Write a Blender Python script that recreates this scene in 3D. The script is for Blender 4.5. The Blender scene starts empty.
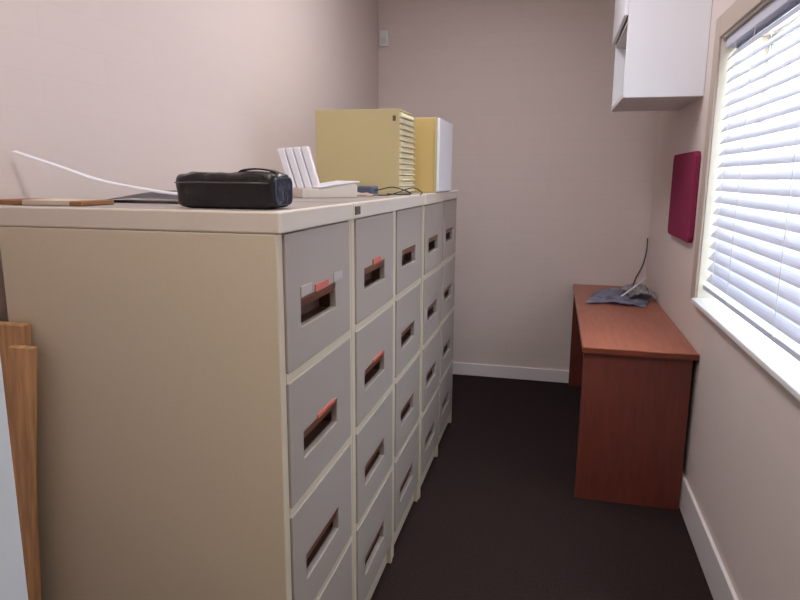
import bpy, bmesh, math, random
from mathutils import Vector, Matrix, noise

random.seed(7)
S = bpy.context.scene
COL = S.collection
PI = math.pi

# ------------------------------------------------------------------ materials
def lin(c):
    return tuple(((v / 255) / 12.92 if v / 255 <= .04045 else ((v / 255 + .055) / 1.055) ** 2.4) for v in c) + (1,)

def mat(name, rgb, rough=.6, metal=0., noise_scale=0., noise_amt=0., bump_scale=0., bump=0., spec=.5, sheen=0., stretch=None):
    m = bpy.data.materials.new(name)
    m.use_nodes = True
    nt = m.node_tree
    b = nt.nodes['Principled BSDF']
    b.inputs['Base Color'].default_value = lin(rgb)
    b.inputs['Roughness'].default_value = rough
    b.inputs['Metallic'].default_value = metal
    b.inputs['Specular IOR Level'].default_value = spec
    if sheen:
        b.inputs['Sheen Weight'].default_value = sheen
    tc = nt.nodes.new('ShaderNodeTexCoord')
    src = tc.outputs['Object']
    if stretch:
        mp = nt.nodes.new('ShaderNodeMapping')
        mp.inputs['Scale'].default_value = stretch
        nt.links.new(src, mp.inputs['Vector'])
        src = mp.outputs['Vector']
    if noise_amt:
        n = nt.nodes.new('ShaderNodeTexNoise')
        n.inputs['Scale'].default_value = noise_scale
        n.inputs['Detail'].default_value = 6
        r = nt.nodes.new('ShaderNodeValToRGB')
        c = lin(rgb)
        r.color_ramp.elements[0].color = tuple(max(0, v * (1 - noise_amt)) for v in c[:3]) + (1,)
        r.color_ramp.elements[1].color = tuple(min(1, v * (1 + noise_amt)) for v in c[:3]) + (1,)
        r.color_ramp.elements[0].position = .3
        r.color_ramp.elements[1].position = .7
        nt.links.new(src, n.inputs['Vector'])
        nt.links.new(n.outputs['Fac'], r.inputs['Fac'])
        nt.links.new(r.outputs['Color'], b.inputs['Base Color'])
    if bump:
        n2 = nt.nodes.new('ShaderNodeTexNoise')
        n2.inputs['Scale'].default_value = bump_scale
        n2.inputs['Detail'].default_value = 5
        bp = nt.nodes.new('ShaderNodeBump')
        bp.inputs['Strength'].default_value = bump
        bp.inputs['Distance'].default_value = .01
        nt.links.new(src, n2.inputs['Vector'])
        nt.links.new(n2.outputs['Fac'], bp.inputs['Height'])
        nt.links.new(bp.outputs['Normal'], b.inputs['Normal'])
    return m

def brick_paint(name, rgb, axis, bump=.06, joint=.982):
    """painted brickwork: faint courses under thick paint, on a wall lying along X or Y"""
    m = mat(name, rgb, .75, spec=.25)
    nt = m.node_tree
    b = nt.nodes['Principled BSDF']
    tc = nt.nodes.new('ShaderNodeTexCoord')
    sep = nt.nodes.new('ShaderNodeSeparateXYZ')
    com = nt.nodes.new('ShaderNodeCombineXYZ')
    nt.links.new(tc.outputs['Object'], sep.inputs[0])
    nt.links.new(sep.outputs[axis], com.inputs[0])
    nt.links.new(sep.outputs[2], com.inputs[1])
    br = nt.nodes.new('ShaderNodeTexBrick')
    br.inputs['Scale'].default_value = 1.
    br.inputs['Brick Width'].default_value = .46
    br.inputs['Row Height'].default_value = .086
    br.inputs['Mortar Size'].default_value = .006
    br.inputs['Mortar Smooth'].default_value = 1.
    c = lin(rgb)
    br.inputs['Color1'].default_value = c
    br.inputs['Color2'].default_value = tuple(v * .985 for v in c[:3]) + (1,)
    br.inputs['Mortar'].default_value = tuple(v * joint for v in c[:3]) + (1,)
    nt.links.new(com.outputs[0], br.inputs['Vector'])
    nt.links.new(br.outputs['Color'], b.inputs['Base Color'])
    n = nt.nodes.new('ShaderNodeTexNoise')
    n.inputs['Scale'].default_value = 38
    n.inputs['Detail'].default_value = 6
    nt.links.new(tc.outputs['Object'], n.inputs['Vector'])
    ma = nt.nodes.new('ShaderNodeMath'); ma.operation = 'MULTIPLY'
    ma.inputs[1].default_value = .35
    nt.links.new(n.outputs['Fac'], ma.inputs[0])
    sb = nt.nodes.new('ShaderNodeMath'); sb.operation = 'SUBTRACT'
    nt.links.new(ma.outputs[0], sb.inputs[0])
    nt.links.new(br.outputs['Fac'], sb.inputs[1])
    bp = nt.nodes.new('ShaderNodeBump')
    bp.inputs['Strength'].default_value = bump
    bp.inputs['Distance'].default_value = .004
    nt.links.new(sb.outputs[0], bp.inputs['Height'])
    nt.links.new(bp.outputs['Normal'], b.inputs['Normal'])
    return m

def glass_mat():
    m = bpy.data.materials.new('window_glass')
    m.use_nodes = True
    nt = m.node_tree
    nt.nodes.remove(nt.nodes['Principled BSDF'])
    g = nt.nodes.new('ShaderNodeBsdfGlossy'); g.inputs['Roughness'].default_value = .02
    t = nt.nodes.new('ShaderNodeBsdfTransparent'); t.inputs['Color'].default_value = (.94, .97, .97, 1)
    mx = nt.nodes.new('ShaderNodeMixShader'); mx.inputs[0].default_value = .06
    nt.links.new(t.outputs[0], mx.inputs[1]); nt.links.new(g.outputs[0], mx.inputs[2])
    nt.links.new(mx.outputs[0], nt.nodes['Material Output'].inputs['Surface'])
    return m

WALL = (222, 207, 202)
M = dict(
    wall_y=brick_paint('painted_brick_side', WALL, 1, .04, .985),
    wall_x=brick_paint('painted_brick_end', WALL, 0, .10, .970),
    ceil=mat('ceiling_paint', (225, 220, 212), .8),
    hall=mat('hall_paint', (215, 205, 190), .8),
    carpet=mat('carpet', (54, 43, 42), .95, noise_scale=160, noise_amt=.35, bump_scale=420, bump=.7, spec=.05),
    skirt=mat('skirting_paint', (236, 228, 228), .4),
    arch=mat('architrave_paint', (190, 172, 160), .6),
    reveal=mat('reveal_paint', (232, 224, 206), .5),
    sill=mat('sill_gloss_white', (244, 245, 246), .3),
    jamb=mat('door_jamb_paint', (230, 238, 248), .4),
    steel=mat('almond_steel', (213, 199, 176), .42, noise_scale=300, noise_amt=.03, bump_scale=500, bump=.04),
    cap=mat('almond_cap_steel', (224, 212, 199), .4, noise_scale=300, noise_amt=.03),
    drawer=mat('grey_beige_steel', (172, 160, 152), .45, noise_scale=300, noise_amt=.03),
    topdim=mat('dimmed_top_paint', (164, 151, 146), .5, noise_scale=9, noise_amt=.06),  # pinkish-beige top, darkened in colour to offset overbright lamp light
    dark=mat('shadow_gap_liner', (60, 52, 46), .7),
    pull=mat('brown_plastic', (112, 68, 46), .4),
    pulldark=mat('dark_brown_plastic', (74, 46, 34), .45),
    clear=mat('pale_card_holder', (186, 178, 174), .3),
    red=mat('red_card', (206, 104, 90), .5),
    badge=mat('grey_metal_badge', (110, 100, 92), .35, metal=.6),
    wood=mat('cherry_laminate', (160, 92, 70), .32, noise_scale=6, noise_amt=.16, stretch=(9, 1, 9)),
    woodshade=mat('cherry_laminate_shaded', (108, 52, 42), .38, noise_scale=6, noise_amt=.16, stretch=(9, 9, 1)),  # same laminate with upright grain, shade on the panels put into its colour
    edge=mat('cherry_edge_band', (110, 50, 30), .4),
    pine=mat('raw_timber', (200, 152, 108), .7, noise_scale=5, noise_amt=.3, stretch=(14, 14, 1), bump_scale=30, bump=.15),
    white=mat('white_melamine', (244, 245, 252), .35),
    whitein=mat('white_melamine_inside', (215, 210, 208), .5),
    magenta=mat('magenta_felt', (142, 52, 84), .95, noise_scale=260, noise_amt=.15, bump_scale=500, bump=.3, spec=.1),
    cream=mat('cream_enamel', (206, 191, 142), .4),
    creamf=mat('pale_cream_enamel', (240, 230, 196), .4),
    yellow=mat('yellow_enamel', (214, 186, 120), .42),
    leather=mat('black_leather', (22, 20, 22), .28, noise_scale=14, noise_amt=.5, bump_scale=45, bump=.5),
    leatherl=mat('black_end_blue_reflection', (40, 50, 66), .16, bump_scale=30, bump=.25),  # blue of the end's reflection put into the base colour
    zipm=mat('zip_metal', (120, 116, 112), .35, metal=.8),
    plastw=mat('white_plastic', (238, 236, 244), .3),
    plastgrey=mat('off_white_plastic', (222, 212, 200), .4),
    card=mat('brown_cardboard', (156, 110, 74), .85, noise_scale=60, noise_amt=.12),
    paper=mat('pale_paper', (214, 196, 178), .8),
    pinkpaper=mat('pinkish_paper', (226, 200, 190), .8),
    slate=mat('slate_plastic', (84, 84, 98), .32),
    cable=mat('black_cable', (26, 24, 26), .45),
    adapter=mat('blue_grey_plastic', (88, 98, 120), .35),
    navy=mat('blue_grey_plastic_sleeve', (168, 170, 194), .3, noise_scale=20, noise_amt=.35),
    wrap=mat('silvery_plastic_wrap', (190, 184, 184), .2, noise_scale=16, noise_amt=.3),
    slat=mat('blind_slat_enamel', (206, 208, 224), .45),
    cord=mat('blind_cord', (225, 222, 215), .8),
    wframe=mat('window_frame_paint', (215, 216, 222), .45),
    ground=mat('concrete_yard', (190, 186, 180), .9, noise_scale=3, noise_amt=.15),
    switch=mat('white_switch_plastic', (226, 226, 230), .35),
    glass=glass_mat(),
)

def translucent(m, amt):
    nt = m.node_tree
    b = nt.nodes['Principled BSDF']
    t = nt.nodes.new('ShaderNodeBsdfTranslucent')
    t.inputs['Color'].default_value = b.inputs['Base Color'].default_value
    mx = nt.nodes.new('ShaderNodeMixShader'); mx.inputs[0].default_value = amt
    nt.links.new(b.outputs[0], mx.inputs[1]); nt.links.new(t.outputs[0], mx.inputs[2])
    nt.links.new(mx.outputs[0], nt.nodes['Material Output'].inputs['Surface'])
translucent(M['slat'], .03)

# ------------------------------------------------------------------ helpers
def box(bm, a, b):
    (x0, y0, z0), (x1, y1, z1) = a, b
    v = [bm.verts.new(p) for p in ((x0, y0, z0), (x1, y0, z0), (x1, y1, z0), (x0, y1, z0), (x0, y0, z1), (x1, y0, z1), (x1, y1, z1), (x0, y1, z1))]
    for f in ((0, 3, 2, 1), (4, 5, 6, 7), (0, 1, 5, 4), (1, 2, 6, 5), (2, 3, 7, 6), (3, 0, 4, 7)):
        bm.faces.new([v[i] for i in f])
    return v

def prism(bm, pts, fn, h):
    """closed outline pts (2-D) swept by h; fn(u, v, w) -> xyz"""
    lo = [bm.verts.new(fn(u, v, 0)) for u, v in pts]
    hi = [bm.verts.new(fn(u, v, h)) for u, v in pts]
    n = len(pts)
    bm.faces.new(lo[::-1]); bm.faces.new(hi)
    for i in range(n):
        bm.faces.new((lo[i], lo[(i + 1) % n], hi[(i + 1) % n], hi[i]))

def rrect(x0, y0, x1, y1, r, n=5):
    out = []
    for cx, cy, a in ((x1 - r, y1 - r, 0), (x0 + r, y1 - r, PI / 2), (x0 + r, y0 + r, PI), (x1 - r, y0 + r, 1.5 * PI)):
        for k in range(n + 1):
            t = a + k / n * PI / 2
            out.append((cx + r * math.cos(t), cy + r * math.sin(t)))
    return out

def tube(bm, pts, r, n=8):
    pts = [Vector(p) for p in pts]
    rings = []
    for i, p in enumerate(pts):
        d = (pts[min(i + 1, len(pts) - 1)] - pts[max(i - 1, 0)]).normalized()
        a = d.orthogonal().normalized() if i == 0 else (a - d * a.dot(d)).normalized()
        b = d.cross(a)
        rings.append([bm.verts.new(p + r * (math.cos(2 * PI * k / n) * a + math.sin(2 * PI * k / n) * b)) for k in range(n)])
    for r0, r1 in zip(rings, rings[1:]):
        for k in range(n):
            bm.faces.new((r0[k], r0[(k + 1) % n], r1[(k + 1) % n], r1[k]))
    bm.faces.new(rings[0][::-1]); bm.faces.new(rings[-1])

def smooth_path(pts, per=8):
    P = [Vector(p) for p in pts]
    P = [2 * P[0] - P[1]] + P + [2 * P[-1] - P[-2]]
    out = []
    for i in range(1, len(P) - 2):
        for k in range(per):
            t = k / per
            a, b, c, d = P[i - 1:i + 3]
            out.append(.5 * ((2 * b) + (c - a) * t + (2 * a - 5 * b + 4 * c - d) * t * t + (3 * b - a - 3 * c + d) * t ** 3))
    out.append(P[-2])
    return out

def obj(name, bm, material, parent=None, bevel=0., smooth=False, seg=2):
    bmesh.ops.recalc_face_normals(bm, faces=bm.faces)
    me = bpy.data.meshes.new(name)
    bm.to_mesh(me); bm.free()
    if smooth:
        for p in me.polygons:
            p.use_smooth = True
    me.materials.append(material)
    o = bpy.data.objects.new(name, me)
    COL.objects.link(o)
    if parent:
        o.parent = parent
    if bevel:
        b = o.modifiers.new('bevel', 'BEVEL')
        b.width = bevel; b.segments = seg; b.limit_method = 'ANGLE'
    return o

def tag(o, label, cat, group=None):
    o['label'] = label; o['category'] = cat
    if group:
        o['group'] = group
    return o

def thing(name, label, cat, loc=(0, 0, 0), rotz=0., group=None):
    o = bpy.data.objects.new(name, None)
    COL.objects.link(o)
    o.location = loc; o.rotation_euler = (0, 0, rotz)
    o.empty_display_size = .1
    return tag(o, label, cat, group)

def part(name, boxes, material, parent=None, bevel=0., **k):
    bm = bmesh.new()
    for a, b in boxes:
        box(bm, a, b)
    return obj(name, bm, material, parent, bevel, **k)

def struct(name, boxes, material, parent=None, bevel=0.):
    o = part(name, boxes, material, parent, bevel)
    o['kind'] = 'structure'
    return o

def copy_tree(o, parent=None):
    c = o.copy()
    COL.objects.link(c)
    c.parent = parent
    for ch in [x for x in o.children]:
        copy_tree(ch, c)
    return c

# ------------------------------------------------------------------ room
XL, XR, YB, YF, H = -.707, 1.118, 3.273, -.58, 2.72
T = .26                                           # outer wall thickness
WY0, WY1, WZ0, WZ1 = .10, 1.735, .905, 1.945      # window opening
DX0, DX1, DZ = -.076, .742, 2.06                  # doorway

struct('floor', [((-1.6, -3.0, -.1), (1.9, YB + .2, 0))], M['carpet'])
struct('ceiling', [((-1.6, -3.0, H), (1.9, YB + .2, H + .1))], M['ceil'])
struct('wall_left', [((XL - .15, YF - .12, 0), (XL, YB + .2, H))], M['wall_y'])
struct('wall_back', [((XL, YB, 0), (XR, YB + .2, H))], M['wall_x'])
struct('wall_right', [((XR, YF - .12, 0), (XR + T, WY0, H)), ((XR, WY1, 0), (XR + T, YB + .2, H)),
                      ((XR, WY0, 0), (XR + T, WY1, WZ0 - .02)), ((XR, WY0, WZ1), (XR + T, WY1, H))], M['wall_y'])
struct('wall_front', [((XL, YF - .12, 0), (DX0 - .02, YF, H)), ((DX1 + .02, YF - .12, 0), (XR, YF, H)),
                      ((DX0 - .02, YF - .12, DZ + .02), (DX1 + .02, YF, H))], M['wall_x'])
# the hall the photograph is taken from
struct('wall_hall_left', [((-1.6, -3.0, 0), (-1.5, YF - .12, H))], M['hall'])
struct('wall_hall_right', [((1.8, -3.0, 0), (1.9, YF - .12, H))], M['hall'])
struct('wall_hall_rear', [((-1.5, -3.0, 0), (1.8, -2.9, H))], M['hall'])
struct('wall_hall_front', [((-1.5, YF - .12, 0), (XL - .15, YF - .02, H)), ((XR + T, YF - .12, 0), (1.8, YF - .02, H))], M['hall'])
struct('door_1', [((DX0 - .02, YF - .13, 0), (DX0, YF + .004, DZ + .02)), ((DX1, YF - .13, 0), (DX1 + .02, YF + .004, DZ + .02)),
                  ((DX0, YF - .13, DZ), (DX1, YF + .004, DZ + .02))], M['jamb'], bevel=.002)
struct('baseboard_back', [((XL, YB - .014, 0), (XR, YB, .09))], M['skirt'], bevel=.004)
struct('baseboard_right', [((XR - .014, YF, 0), (XR, YB - .014, .15))], M['skirt'], bevel=.004)
struct('baseboard_left', [((XL, YF, 0), (XL + .014, YB - .014, .075))], M['skirt'], bevel=.004)
struct('ground', [((XR + T, -14, -.6), (30, 16, -.5))], M['ground'])

# window: frame in the outer part of the opening, panes, painted reveal and sill, flat architrave on the wall
FX0, FX1 = XR + .17, XR + .215
w = struct('window_1', [((FX0, WY0, WZ0), (FX1, WY0 + .045, WZ1)), ((FX0, WY1 - .045, WZ0), (FX1, WY1, WZ1)),
                        ((FX0, WY0, WZ0), (FX1, WY1, WZ0 + .05)), ((FX0, WY0, WZ1 - .05), (FX1, WY1, WZ1)),
                        ((FX0, .9, WZ0), (FX1, .935, WZ1))], M['wframe'], bevel=.003)
part('pane', [((FX0 + .02, WY0 + .04, WZ0 + .04), (FX0 + .024, .905, WZ1 - .04))], M['glass'], w)
part('pane', [((FX0 + .02, .93, WZ0 + .04), (FX0 + .024, WY1 - .04, WZ1 - .04))], M['glass'], w)
struct('trim_1', [((XR + .001, WY0, WZ0), (FX0, WY0 + .004, WZ1)), ((XR + .001, WY1 - .004, WZ0), (FX0, WY1, WZ1)),
                  ((XR + .001, WY0, WZ1 - .004), (FX0, WY1, WZ1))], M['reveal'])
struct('trim_2', [((XR - .022, WY0 - .03, WZ0 - .02), (XR + .17, WY1 + .0, WZ0))], M['sill'], bevel=.004)   # sill board
AW = .085
struct('trim_3', [((XR - .010, WY1, WZ0 - .02), (XR, WY1 + AW, WZ1 + AW)), ((XR - .010, WY0 - AW, WZ0 - .02), (XR, WY0, WZ1 + AW)),
                  ((XR - .010, WY0, WZ1), (XR, WY1, WZ1 + AW))], M['arch'], bevel=.003)

# ------------------------------------------------------------------ venetian blind
BX = XR + .042
vb = thing('venetian_blind', 'white horizontal-slat blind hanging in the window recess', 'blind', (BX, (WY0 + WY1) / 2, WZ0))
hw = (WY1 - WY0) / 2 - .012
part('head_rail', [((-.028, -hw, WZ1 - WZ0 - .046), (.028, hw, WZ1 - WZ0 - .006))], M['slat'], vb, .003)
TILT = math.radians(50)
PITCH = .0462
slat_bm = bmesh.new()
N = 6
rows = []
for k in range(N + 1):
    u = -.025 + .05 * k / N
    crown = .0035 * (1 - (2 * k / N - 1) ** 2)
    x = u * math.cos(TILT) - crown * math.sin(TILT)
    z = u * math.sin(TILT) + crown * math.cos(TILT)
    rows.append([(x, -hw, z), (x, hw, z)])
for a, b in zip(rows, rows[1:]):
    vs = [slat_bm.verts.new(p) for p in (a[0], b[0], b[1], a[1])]
    slat_bm.faces.new(vs)
bmesh.ops.remove_doubles(slat_bm, verts=slat_bm.verts, dist=1e-5)
bmesh.ops.solidify(slat_bm, geom=slat_bm.faces[:], thickness=.002)
slat0 = obj('slat', slat_bm, M['slat'], vb)
ztop = WZ1 - WZ0 - .066
nsl = int((ztop - .085) / PITCH) + 1
slat0.location = (0, 0, ztop)
for k in range(1, nsl):
    c = slat0.copy(); COL.objects.link(c); c.parent = vb
    c.location = (0, 0, ztop - k * PITCH)
zb = ztop - nsl * PITCH
part('bottom_rail', [((-.025, -hw, zb - .009), (.025, hw, zb + .009))], M['slat'], vb, .003)
for cy in (-.62, -.1, .42, .66):
    bm = bmesh.new()
    for x in (-.026, .026):
        tube(bm, [(x, cy, zb), (x, cy, ztop + .03)], .0012, 6)
    obj('ladder_cord', bm, M['cord'], vb)

# ------------------------------------------------------------------ filing cabinets
CW, CD, CH, LIP, DH, PL = .470, .652, 1.3305, .044, .3009, .083
def frame_with_hole(bm, y0, y1, z0, z1, hy0, hy1, hz0, hz1, xf, xb, depth):
    """drawer front (facing +X) with a rectangular opening through which the pull recess shows"""
    def ring(x, a, b, c, d):
        return [bm.verts.new(p) for p in ((x, a, c), (x, b, c), (x, b, d), (x, a, d))]
    of, ob = ring(xf, y0, y1, z0, z1), ring(xb, y0, y1, z0, z1)
    hf, hb = ring(xf, hy0, hy1, hz0, hz1), ring(xb, hy0, hy1, hz0, hz1)
    for i in range(4):
        j = (i + 1) % 4
        bm.faces.new((of[i], of[j], hf[j], hf[i]))
        bm.faces.new((hf[i], hf[j], hb[j], hb[i]))
        bm.faces.new((hb[i], hb[j], ob[j], ob[i]))
        bm.faces.new((of[i], of[j], ob[j], ob[i]))

def make_cabinet():
    root = thing('filing_cabinet', '', 'filing cabinet')
    g = .001
    part('carcass', [((-CD, g, 0), (-.004, .030, CH - LIP)), ((-CD, CW - .022, 0), (-.004, CW - g, CH - LIP)),
                     ((-CD, .030, 0), (-CD + .012, CW - .022, CH - LIP)),
                     ((-.06, .03, 0), (-.02, CW - .022, PL - .004))]
         + [((-.05, .03, CH - LIP - k * DH - .012), (-.003, CW - .022, CH - LIP - k * DH + .012)) for k in (1, 2, 3)],
         M['steel'], root, .002)
    part('carcass_lining', [((-CD + .013, .031, PL), (-.075, CW - .023, CH - LIP))], M['dark'], root)
    part('top_cap', [((-CD - .003, .0005, CH - LIP + .0005), (.004, CW - .0005, CH))], M['cap'], root, .004)
    part('dimmed_top', [((-CD + .012, .006, CH - .001), (-.010, CW - .006, CH + .0006))], M['topdim'], root)  # added thin sheet whose colour tones down the overlit cap top
    for k in range(4):
        zt = CH - LIP - k * DH - (.002 if k == 0 else .010)
        zb_ = CH - LIP - (k + 1) * DH + .010
        bm = bmesh.new()
        hy0, hy1, hz1 = .108, .333, CH - LIP - k * DH - .145
        hz0 = hz1 - .062
        frame_with_hole(bm, .033, CW - .025, zb_, zt, hy0, hy1, hz0, hz1, 0, -.02, 0)
        d = obj('drawer', bm, M['drawer'], root, .0025)
        # recessed pull: dark cup and a brown rolled grip along its top
        bm = bmesh.new()
        e = .004
        box(bm, (-.048, hy0 - e, hz0 - e), (-.044, hy1 + e, hz1 + e))
        box(bm, (-.044, hy0 - e, hz0 - e), (-.016, hy1 + e, hz0))
        box(bm, (-.044, hy0 - e, hz1), (-.016, hy1 + e, hz1 + e))
        box(bm, (-.044, hy0 - e, hz0), (-.016, hy0, hz1))
        box(bm, (-.044, hy1, hz0), (-.016, hy1 + e, hz1))
        obj('pull_recess', bm, M['pulldark'], d)
        bm = bmesh.new()
        prism(bm, [(-.018, hz1), (-.0015, hz1), (-.001, hz1 - .005), (-.004, hz1 - .020), (-.009, hz1 - .022), (-.011, hz1 - .008)],
              lambda u, v, w_: (u, hy0 + w_, v), hy1 - hy0)
        obj('pull_grip', bm, M['pull'], d, .001)
        # card holder above the pull
        zc0, zc1 = hz1 + .003, hz1 + .027
        # card holders and red card above the pull
        if k == 0:
            zc0, zc1 = hz1 + .003, hz1 + .026
            part('card_holder', [((0, hy0 - .002, zc0), (.003, hy0 + .060, zc1))], M['clear'], d, .001)
            part('card_holder', [((0, hy1 - .02, zc0), (.003, hy1 + .046, zc1))], M['clear'], d, .001)
        if k < 2:
            part('red_card', [((0, hy0 + .082, hz1 + .001), (.0035, hy0 + (.165 if k == 0 else .20), hz1 + (.017 if k == 0 else .010)))], M['red'], d, .0005)
    return root

cab0 = make_cabinet()
cab_labels = [
    'almond four-drawer filing cabinet nearest the doorway, its plain side showing, black case on top',
    'second filing cabinet in the row, with the grey badge on its top edge',
    'third filing cabinet from the doorway, middle of the row of five',
    'fourth filing cabinet from the doorway, under the cream multi-drawer unit',
    'fifth filing cabinet, last of the row next to the back wall',
]
shift = [0, 0, -.002, .002, -.003]
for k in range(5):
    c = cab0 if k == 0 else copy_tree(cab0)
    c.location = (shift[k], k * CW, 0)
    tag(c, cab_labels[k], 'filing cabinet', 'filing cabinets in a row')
    if k == 1:
        part('badge', [((.004, .010, CH - LIP + .012), (.0075, .050, CH - LIP + .034))], M['badge'], c, .001)
    if k >= 1:                                     # the photo shows cards on the near cabinets only
        for d in [x for x in c.children if x.name.startswith('drawer')]:
            for s_ in [x for x in d.children if x.name.startswith(('red_card', 'card_holder') if k >= 2 else 'card_holder')]:
                bpy.data.objects.remove(s_)
TOP = CH + .0006

# ------------------------------------------------------------------ things on the cabinets
# black soft case
ca = thing('soft_case', 'black leather zip case lying on the nearest filing cabinet', 'case', (-.136, .088, TOP), math.radians(-3))
bm = bmesh.new()
L_, D_, H_ = .115, .048, .072
NX, NY, NZ = 26, 10, 10
bmesh.ops.create_cube(bm, size=1)
bmesh.ops.subdivide_edges(bm, edges=bm.edges[:], cuts=11, use_grid_fill=True)
for v in bm.verts:
    p = Vector((v.co.x * 2, v.co.y * 2, v.co.z * 2))
    n_ = 7.
    l = (abs(p.x) ** n_ + abs(p.y) ** n_ + abs(p.z) ** n_) ** (1 / n_)
    p = p / l
    q = Vector((p.x * L_, p.y * D_, H_ / 2 + p.z * H_ / 2))
    w_ = noise.noise(q * 22) * .005 + noise.noise(q * 55 + Vector((3, 1, 7))) * .002
    if p.z > .3:
        q.z += noise.noise(Vector((q.x * 30, q.y * 60, 4))) * .006 + .003 * max(0, p.x)
    q += Vector((p.x * w_ * .4, p.y * w_, 0))
    q.z = max(q.z, .0005)
    v.co = q
obj('body', bm, M['leather'], ca, smooth=True)
bm = bmesh.new()
tube(bm, [(x, y, z) for x, y, z in
          [(-.108, -.046, .052), (-.06, -.0505, .053), (0, -.051, .053), (.06, -.0505, .053), (.105, -.047, .052)]], .0014, 6)
obj('zip', bm, M['zipm'], ca, smooth=True)
bm = bmesh.new()
prism(bm, rrect(-.038, .008, .038, .064, .014), lambda u, v, w_: (L_ - .003 + w_, u, v), .005)
obj('end_panel', bm, M['leatherl'], ca, .002)['label'] = 'black end panel with a blue reflection painted into its colour'
bm = bmesh.new()
pts = smooth_path([(.02, -.01, .071), (.035, -.012, .079), (.06, -.005, .082), (.085, .004, .079), (.10, .012, .073)])
for s in range(len(pts) - 1):
    a, b = pts[s], pts[s + 1]
    vs = [bm.verts.new(p) for p in (a + Vector((0, -.011, 0)), b + Vector((0, -.011, 0)), b + Vector((0, .011, 0)), a + Vector((0, .011, 0)))]
    bm.faces.new(vs)
bmesh.ops.remove_doubles(bm, verts=bm.verts, dist=1e-5)
bmesh.ops.solidify(bm, geom=bm.faces[:], thickness=.003)
obj('carry_strap', bm, M['leather'], ca, smooth=False)

# flexible white strip curling up against the wall, its low end on the slate folder
bm = bmesh.new()
path = smooth_path([(-.690, .105, 1.4465), (-.60, .13, 1.4155), (-.505, .15, 1.3835), (-.38, .16, 1.362), (-.29, .16, 1.353), (-.25, .165, 1.3505)], 6)
th = .0034
lo, hi = [], []
for p in path:
    lo.append([bm.verts.new(p + Vector((0, -.006, -.001))), bm.verts.new(p + Vector((0, .006, .001)))])
    hi.append([bm.verts.new(p + Vector((0, -.006, th - .001))), bm.verts.new(p + Vector((0, .006, th + .001)))])
n_ = len(path)
for i in range(n_ - 1):
    bm.faces.new((lo[i][0], lo[i + 1][0], lo[i + 1][1], lo[i][1]))
    bm.faces.new((hi[i][0], hi[i][1], hi[i + 1][1], hi[i + 1][0]))
    bm.faces.new((lo[i][0], hi[i][0], hi[i + 1][0], lo[i + 1][0]))
    bm.faces.new((lo[i][1], lo[i + 1][1], hi[i + 1][1], hi[i][1]))
bm.faces.new((lo[0][0], lo[0][1], hi[0][1], hi[0][0])); bm.faces.new((lo[-1][0], hi[-1][0], hi[-1][1], lo[-1][1]))
tag(obj('plastic_strip', bm, M['plastw'], smooth=False), 'thin white bendy strip curling up towards the left wall behind the black case', 'strip')

# slate-grey plastic folder, slightly domed
bm = bmesh.new()
gx, gy = 14, 8
grid = [[None] * (gy + 1) for _ in range(gx + 1)]
for i_ in range(gx + 1):
    for j_ in range(gy + 1):
        u, v = i_ / gx, j_ / gy
        x = -.585 + .355 * u - .08 * v * (1 - u)
        y = .215 + .19 * v
        z = TOP + .003 + .030 * math.sin(PI * min(1, u * 1.1)) * (.3 + .7 * v) * (1 - .2 * v)
        grid[i_][j_] = bm.verts.new((x, y, z))
for i_ in range(gx):
    for j_ in range(gy):
        bm.faces.new((grid[i_][j_], grid[i_ + 1][j_], grid[i_ + 1][j_ + 1], grid[i_][j_ + 1]))
bmesh.ops.solidify(bm, geom=bm.faces[:], thickness=.0025)
tag(obj('plastic_folder', bm, M['slate'], smooth=True), 'slate grey plastic folder lying flat beside the black case', 'folder')

# flat cardboard packet with a pale label
cb = thing('cardboard_packet', 'flat brown cardboard packet at the back corner of the nearest filing cabinet', 'packet', (-.585, .075, TOP))
part('sleeve', [((-.11, -.045, .0005), (.125, .06, .011))], M['card'], cb, .002)
part('pale_label', [((-.025, -.0458, .0008), (.095, .05, .0118))], M['paper'], cb, .001)['label'] = 'pale paper wrap'

# white slatted holder: leaning ribbed back on a shallow box base
ho = thing('leaflet_holder', 'small white plastic holder with a ribbed leaning back on the second filing cabinet', 'holder', (-.215, .80, TOP), math.radians(4))
bm = bmesh.new()
prism(bm, [(-.082, .0), (.105, .0), (.105, .040), (.095, .047), (-.03, .030), (-.082, .030)], lambda u, v, w_: (u, -.06 + w_, v), .13)
obj('base', bm, M['plastgrey'], ho, .003).rotation_euler.z = math.radians(40)
bm = bmesh.new()
prism(bm, [(-.03, .0305), (.095, .0475), (.112, .0475), (.112, .053), (.093, .053), (-.03, .036)], lambda u, v, w_: (u, -.064 + w_, v), .138)
obj('lid', bm, M['plastw'], ho, .002).rotation_euler.z = math.radians(40)
for k in range(4):
    x0 = -.088 + k * .026
    bm = bmesh.new()
    dx = -.050
    for s in (0,):
        y0, y1 = -.035, .0
        a = [(x0 + dx, y0 + .035, .152 + k * .002), (x0 + dx + .023, y0 + .035, .154 + k * .002), (x0 + .023, y0, .030), (x0, y0, .030)]
        f = [bm.verts.new(p) for p in a]
        b = [bm.verts.new((p[0], p[1] + .012, p[2])) for p in a]
        bm.faces.new(f); bm.faces.new(b[::-1])
        for i_ in range(4):
            bm.faces.new((f[i_], f[(i_ + 1) % 4], b[(i_ + 1) % 4], b[i_]))
    obj('rib', bm, M['plastw'], ho, .003)
bm = bmesh.new()
a = [(-.137, .012, .151), (-.034, .012, .157), (.012, -.024, .030), (-.088, -.024, .030)]
f = [bm.verts.new(p) for p in a]; b = [bm.verts.new((p[0], p[1] + .004, p[2])) for p in a]
bm.faces.new(f); bm.faces.new(b[::-1])
for i_ in range(4):
    bm.faces.new((f[i_], f[(i_ + 1) % 4], b[(i_ + 1) % 4], b[i_]))
obj('back_plate', bm, M['plastgrey'], ho, .001)

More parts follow.
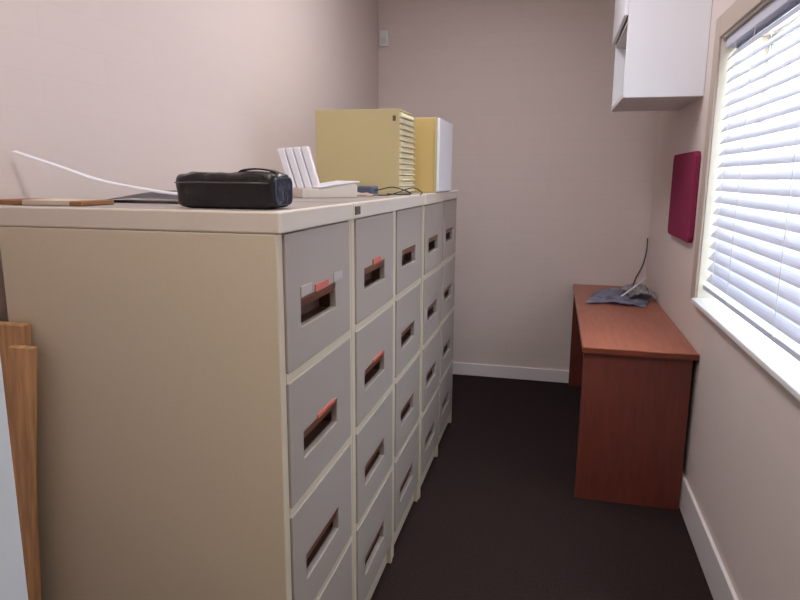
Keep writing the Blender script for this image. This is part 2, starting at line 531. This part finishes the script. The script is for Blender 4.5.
# crumpled pinkish paper, adapter and loose cables
def crumple(name, cx, cy, cz, sx, sy, h, seed, material, rot=0., nx=16, ny=12):
    bm = bmesh.new()
    g = [[None] * (ny + 1) for _ in range(nx + 1)]
    for i_ in range(nx + 1):
        for j_ in range(ny + 1):
            u, v = 2 * i_ / nx - 1, 2 * j_ / ny - 1
            r = max(0, 1 - (u * u + v * v) * .55)
            q = Vector((u * 2.2 + seed, v * 2.2, seed * 1.7))
            z = h * (r * (.55 + .8 * abs(noise.noise(q))) + .35 * abs(noise.noise(q * 2.7)))
            x = sx * u + sx * .2 * noise.noise(Vector((v * 1.7, seed, 2)))
            y = sy * v + sy * .2 * noise.noise(Vector((u * 1.7, seed, 9)))
            c_, s_ = math.cos(rot), math.sin(rot)
            g[i_][j_] = bm.verts.new((cx + x * c_ - y * s_, cy + x * s_ + y * c_, cz + .0015 + z))
    for i_ in range(nx):
        for j_ in range(ny):
            bm.faces.new((g[i_][j_], g[i_ + 1][j_], g[i_ + 1][j_ + 1], g[i_][j_ + 1]))
    bmesh.ops.solidify(bm, geom=bm.faces[:], thickness=.0012)
    return obj(name, bm, material, smooth=False)

tag(crumple('crumpled_paper', -.15, 1.02, TOP, .055, .05, .012, 3.1, M['pinkpaper']),
    'crumpled pinkish paper scrap lying between white holder and cables', 'paper')
ad = thing('power_adapter', 'blue-grey plug adapter with thin black leads in front of the cream drawer unit', 'adapter', (-.155, 1.14, TOP), math.radians(-25))
bm = bmesh.new(); box(bm, (-.036, -.022, .004), (.036, .022, .034))
obj('adapter_body', bm, M['adapter'], ad, .008, seg=3)
bm = bmesh.new()
tube(bm, smooth_path([(.036, 0, .018), (.06, .0, .022), (.09, .035, .03), (.13, .06, .018), (.12, .10, .005), (.09, .06, .004), (.05, .05, .005)]), .0022)
obj('lead', bm, M['cable'], ad, smooth=True)
bm = bmesh.new()
tube(bm, smooth_path([(-.03, -.005, .012), (.01, -.035, .004), (.06, -.03, .003), (.10, .01, .004), (.15, .07, .028), (.165, .11, .012), (.15, .12, .003)]), .002)
obj('lead', bm, M['cable'], ad, smooth=True)

# cream multi-drawer unit, drawers facing the window
cu = thing('multi_drawer_unit', 'cream steel desktop unit with a stack of shallow drawers, standing on the filing cabinets', 'drawer unit', (-.075, 1.31, TOP))
UD, UW, UH = .345, .235, .322
bm = bmesh.new()
for a, b in [((-UD, 0, 0), (-.004, .006, UH)), ((-UD, UW - .006, 0), (-.004, UW, UH)), ((-UD, .006, UH - .006), (-.004, UW - .006, UH)),
             ((-UD, .006, 0), (-.004, UW - .006, .006)), ((-UD, .006, .006), (-UD + .006, UW - .006, UH - .006))]:
    box(bm, a, b)
obj('casing', bm, M['cream'], cu, .002)
nd = 14
for k in range(nd):
    z0 = .009 + k * (UH - .018) / nd
    hgt = (UH - .018) / nd - .003
    bm = bmesh.new()
    prism(bm, [(-.02, z0), (.0, z0), (.010, z0 - .0005), (.012, z0 + .004), (.004, z0 + .007), (.001, z0 + hgt), (-.02, z0 + hgt)],
          lambda u, v, w_: (u, .008 + w_, v), UW - .016)
    d = obj('shallow_drawer', bm, M['creamf'], cu, .0008)
part('lining', [((-UD + .01, .008, .008), (-.03, UW - .008, UH - .008))], M['dark'], cu)
part('lock_plate', [((-.030, -.002, UH - .045), (-.018, .0, UH - .025))], M['badge'], cu)

# yellow box cabinet with a white front, behind it
yu = thing('document_cabinet', 'yellow desktop cabinet with a plain white front beyond the cream drawer unit', 'drawer unit', (.008, 1.645, TOP))
part('casing', [((-.345, 0, 0), (-.012, .36, .318))], M['yellow'], yu, .003)
part('front_flange', [((-.0115, -.004, 0), (-.003, .362, .320))], M['cream'], yu, .002)
part('door', [((-.0025, .004, .004), (.010, .354, .316))], M['white'], yu, .003)

# ------------------------------------------------------------------ desk
DXL, DXR, DY0, DZT = .660, 1.115, 1.575, .700
de = thing('desk', 'cherry wood laminate desk along the right wall below the window', 'desk', (DXL, DY0, 0))
LW, LL = DXR - DXL, YB - .02 - DY0
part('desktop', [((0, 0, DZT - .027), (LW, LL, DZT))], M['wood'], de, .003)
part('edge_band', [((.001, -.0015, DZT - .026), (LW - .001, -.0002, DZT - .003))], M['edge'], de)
part('end_panel', [((.006, .022, .0), (LW - .016, .045, DZT - .0275))], M['woodshade'], de, .002)
part('end_panel', [((.006, LL - .045, .0), (LW - .016, LL - .022, DZT - .0275))], M['woodshade'], de, .002)
part('modesty_panel', [((LW - .06, .0455, .12), (LW - .042, LL - .0455, DZT - .0275))], M['woodshade'], de, .002)

tag(crumple('plastic_sleeve', .925, 2.80, DZT, .160, .25, .034, 5.3, M['navy'], -.15, 22, 22),
    'blue-grey plastic sleeve lying flat at the back end of the desk', 'sleeve')
tag(crumple('plastic_wrap', 1.01, 2.78, DZT + .030, .075, .12, .06, 8.9, M['wrap'], .2, 16, 16),
    'silvery crumpled plastic wrap lying on top of the blue-grey sleeve', 'wrap')
bm = bmesh.new()
tube(bm, [(.905, 2.60, DZT + .045), (.985, 2.70, DZT + .088), (1.07, 2.81, DZT + .132)], .004, 8)
tag(obj('drinking_straw', bm, M['plastw'], smooth=True), 'thin white stick poking up across the plastic wrap on the desk', 'stick')
bm = bmesh.new()
tube(bm, smooth_path([(1.109, YB - .006, 1.02), (1.108, YB - .006, .93), (1.092, YB - .006, .84), (1.055, YB - .007, .755), (1.04, YB - .010, .70), (1.02, YB - .03, DZT + .004), (1.0, YB - .10, DZT + .004)]), .003)
tag(obj('wall_cable', bm, M['cable'], smooth=True), 'thin dark cable hanging down the back corner to the desk', 'cable')

# ------------------------------------------------------------------ on the walls
wc = thing('wall_cabinet', 'white box cupboard hung high on the right wall, open at its lower end', 'wall cabinet', (XR, 1.973, 1.752))
WX, WL, WH, t_ = .334, .64, .78, .018
part('side_panel', [((-WX, 0, 0), (-.001, t_, WH))], M['white'], wc, .002)
part('side_panel', [((-WX, WL - t_, 0), (-.001, WL, WH))], M['white'], wc, .002)
part('bottom_panel', [((-WX, t_, 0), (-.001, WL - t_, t_))], M['whitein'], wc, .001)
part('top_panel', [((-WX, t_, WH - t_), (-.001, WL - t_, WH))], M['white'], wc, .001)
part('back_panel', [((-.008, t_, t_), (-.001, WL - t_, WH - t_))], M['whitein'], wc)
part('shelf', [((-WX + .002, t_, .322), (-.008, WL - t_, .340))], M['whitein'], wc, .001)
dr = part('door', [((-WX - .018, .002, .345), (-WX - .001, WL - .002, WH - .002))], M['white'], wc, .002)

bm = bmesh.new()
prism(bm, rrect(1.905, 1.118, 2.46, 1.518, .03), lambda u, v, w_: (XR - .001 - w_, u, v), .022)
tag(obj('hanging_board', bm, M['magenta'], bevel=.004), 'magenta felt board with rounded corners on the right wall beside the window', 'board')

sw = thing('wall_sensor', 'small white plastic box on the back wall near the left corner', 'sensor', (-.663, YB, 2.262))
part('housing', [((-.030, -.028, 0), (.030, -.001, .10))], M['switch'], sw, .005)
part('front_window', [((-.018, -.030, .015), (.018, -.0275, .055))], M['plastgrey'], sw, .003)

# ------------------------------------------------------------------ timber leaning beside the cabinets
def plank(name, top, foot, wid, thk, label, material=None):
    """plank from foot to top (right-hand front edge positions), width towards -X, thickness towards +Y"""
    bm = bmesh.new()
    t0, f0 = Vector(top), Vector(foot)
    for a in (0,):
        v = []
        for p in (f0, t0):
            v += [bm.verts.new(p + Vector(d)) for d in ((0, 0, 0), (-wid, 0, 0), (-wid, thk, 0), (0, thk, 0))]
        for f in ((0, 1, 2, 3), (7, 6, 5, 4), (0, 4, 5, 1), (1, 5, 6, 2), (2, 6, 7, 3), (3, 7, 4, 0)):
            bm.faces.new([v[i_] for i_ in f])
    return tag(obj(name, bm, material or M['pine'], bevel=.003), label, 'plank')
plank('timber_plank', (-.585, -.028, 1.078), (-.635, -.060, 0), .12, .022, 'taller raw timber plank standing against the side of the nearest filing cabinet')
plank('timber_plank', (-.549, -.050, 1.035), (-.632, -.105, 0), .060, .020, 'shorter narrow timber plank standing in front of the taller one')

# ------------------------------------------------------------------ light
wd = bpy.data.worlds.new('sky'); S.world = wd; wd.use_nodes = True
bg = wd.node_tree.nodes['Background']
bg.inputs['Color'].default_value = (.78, .89, 1.0, 1)
bg.inputs['Strength'].default_value = 6.2

def area(name, loc, rot, sx, sy, power, col=(1, 1, 1), portal=False):
    l = bpy.data.lights.new(name, 'AREA')
    l.shape = 'RECTANGLE'; l.size = sx; l.size_y = sy; l.energy = power; l.color = col
    if portal:
        l.cycles.is_portal = True
    o = bpy.data.objects.new(name, l); COL.objects.link(o)
    o.location = loc; o.rotation_euler = rot
    return o
area('window_portal', (XR + T + .02, (WY0 + WY1) / 2, (WZ0 + WZ1) / 2), (0, PI / 2, 0), WZ1 - WZ0, WY1 - WY0, 1, portal=True)
area('hall_fill_light', (.3, -1.7, H - .03), (0, 0, 0), 1.2, .3, 16, (1., .88, .76))  # unseen fill, added to light the cabinet side through the doorway
area('room_fill_light', (.16, 1.45, H - .03), (0, 0, 0), .3, 1.2, 15, (.97, .97, 1.))  # added fill with no visible fixture, brightens the upper walls
area('room_fill_light', (.2, -.3, H - .03), (0, 0, 0), .6, .3, 9.5, (.96, .98, 1.))  # second unseen fill, added for the cabinet side and near left wall
sl = bpy.data.lights.new('sun', 'SUN'); sl.energy = 390; sl.angle = .02; sl.color = (.93, .97, 1.)
so = bpy.data.objects.new('sun', sl); COL.objects.link(so)
so.rotation_euler = Vector((-.300, -.03, -.954)).to_track_quat('-Z', 'Y').to_euler()

# ------------------------------------------------------------------ camera
y_, p_, r_ = .2354, .1903, .0074
f_ = Vector((-math.sin(y_) * math.cos(p_), math.cos(y_) * math.cos(p_), -math.sin(p_)))
rt = Vector((math.cos(y_), math.sin(y_), 0)); up = rt.cross(f_)
rt2 = math.cos(r_) * rt + math.sin(r_) * up
up2 = -math.sin(r_) * rt + math.cos(r_) * up
cd = bpy.data.cameras.new('camera'); cam = bpy.data.objects.new('camera', cd); COL.objects.link(cam)
mw = Matrix((rt2, up2, -f_)).transposed().to_4x4()
mw.translation = Vector((.5164, -1.1403, 1.3975))
cam.matrix_world = mw
cd.sensor_width = 36; cd.lens = 638.42 * 36 / 800; cd.clip_start = .02
S.camera = cam
S.view_settings.view_transform = 'Standard'
S.view_settings.look = 'None'
S.view_settings.exposure = 0.22
S.view_settings.gamma = 1
S.view_settings.use_curve_mapping = False
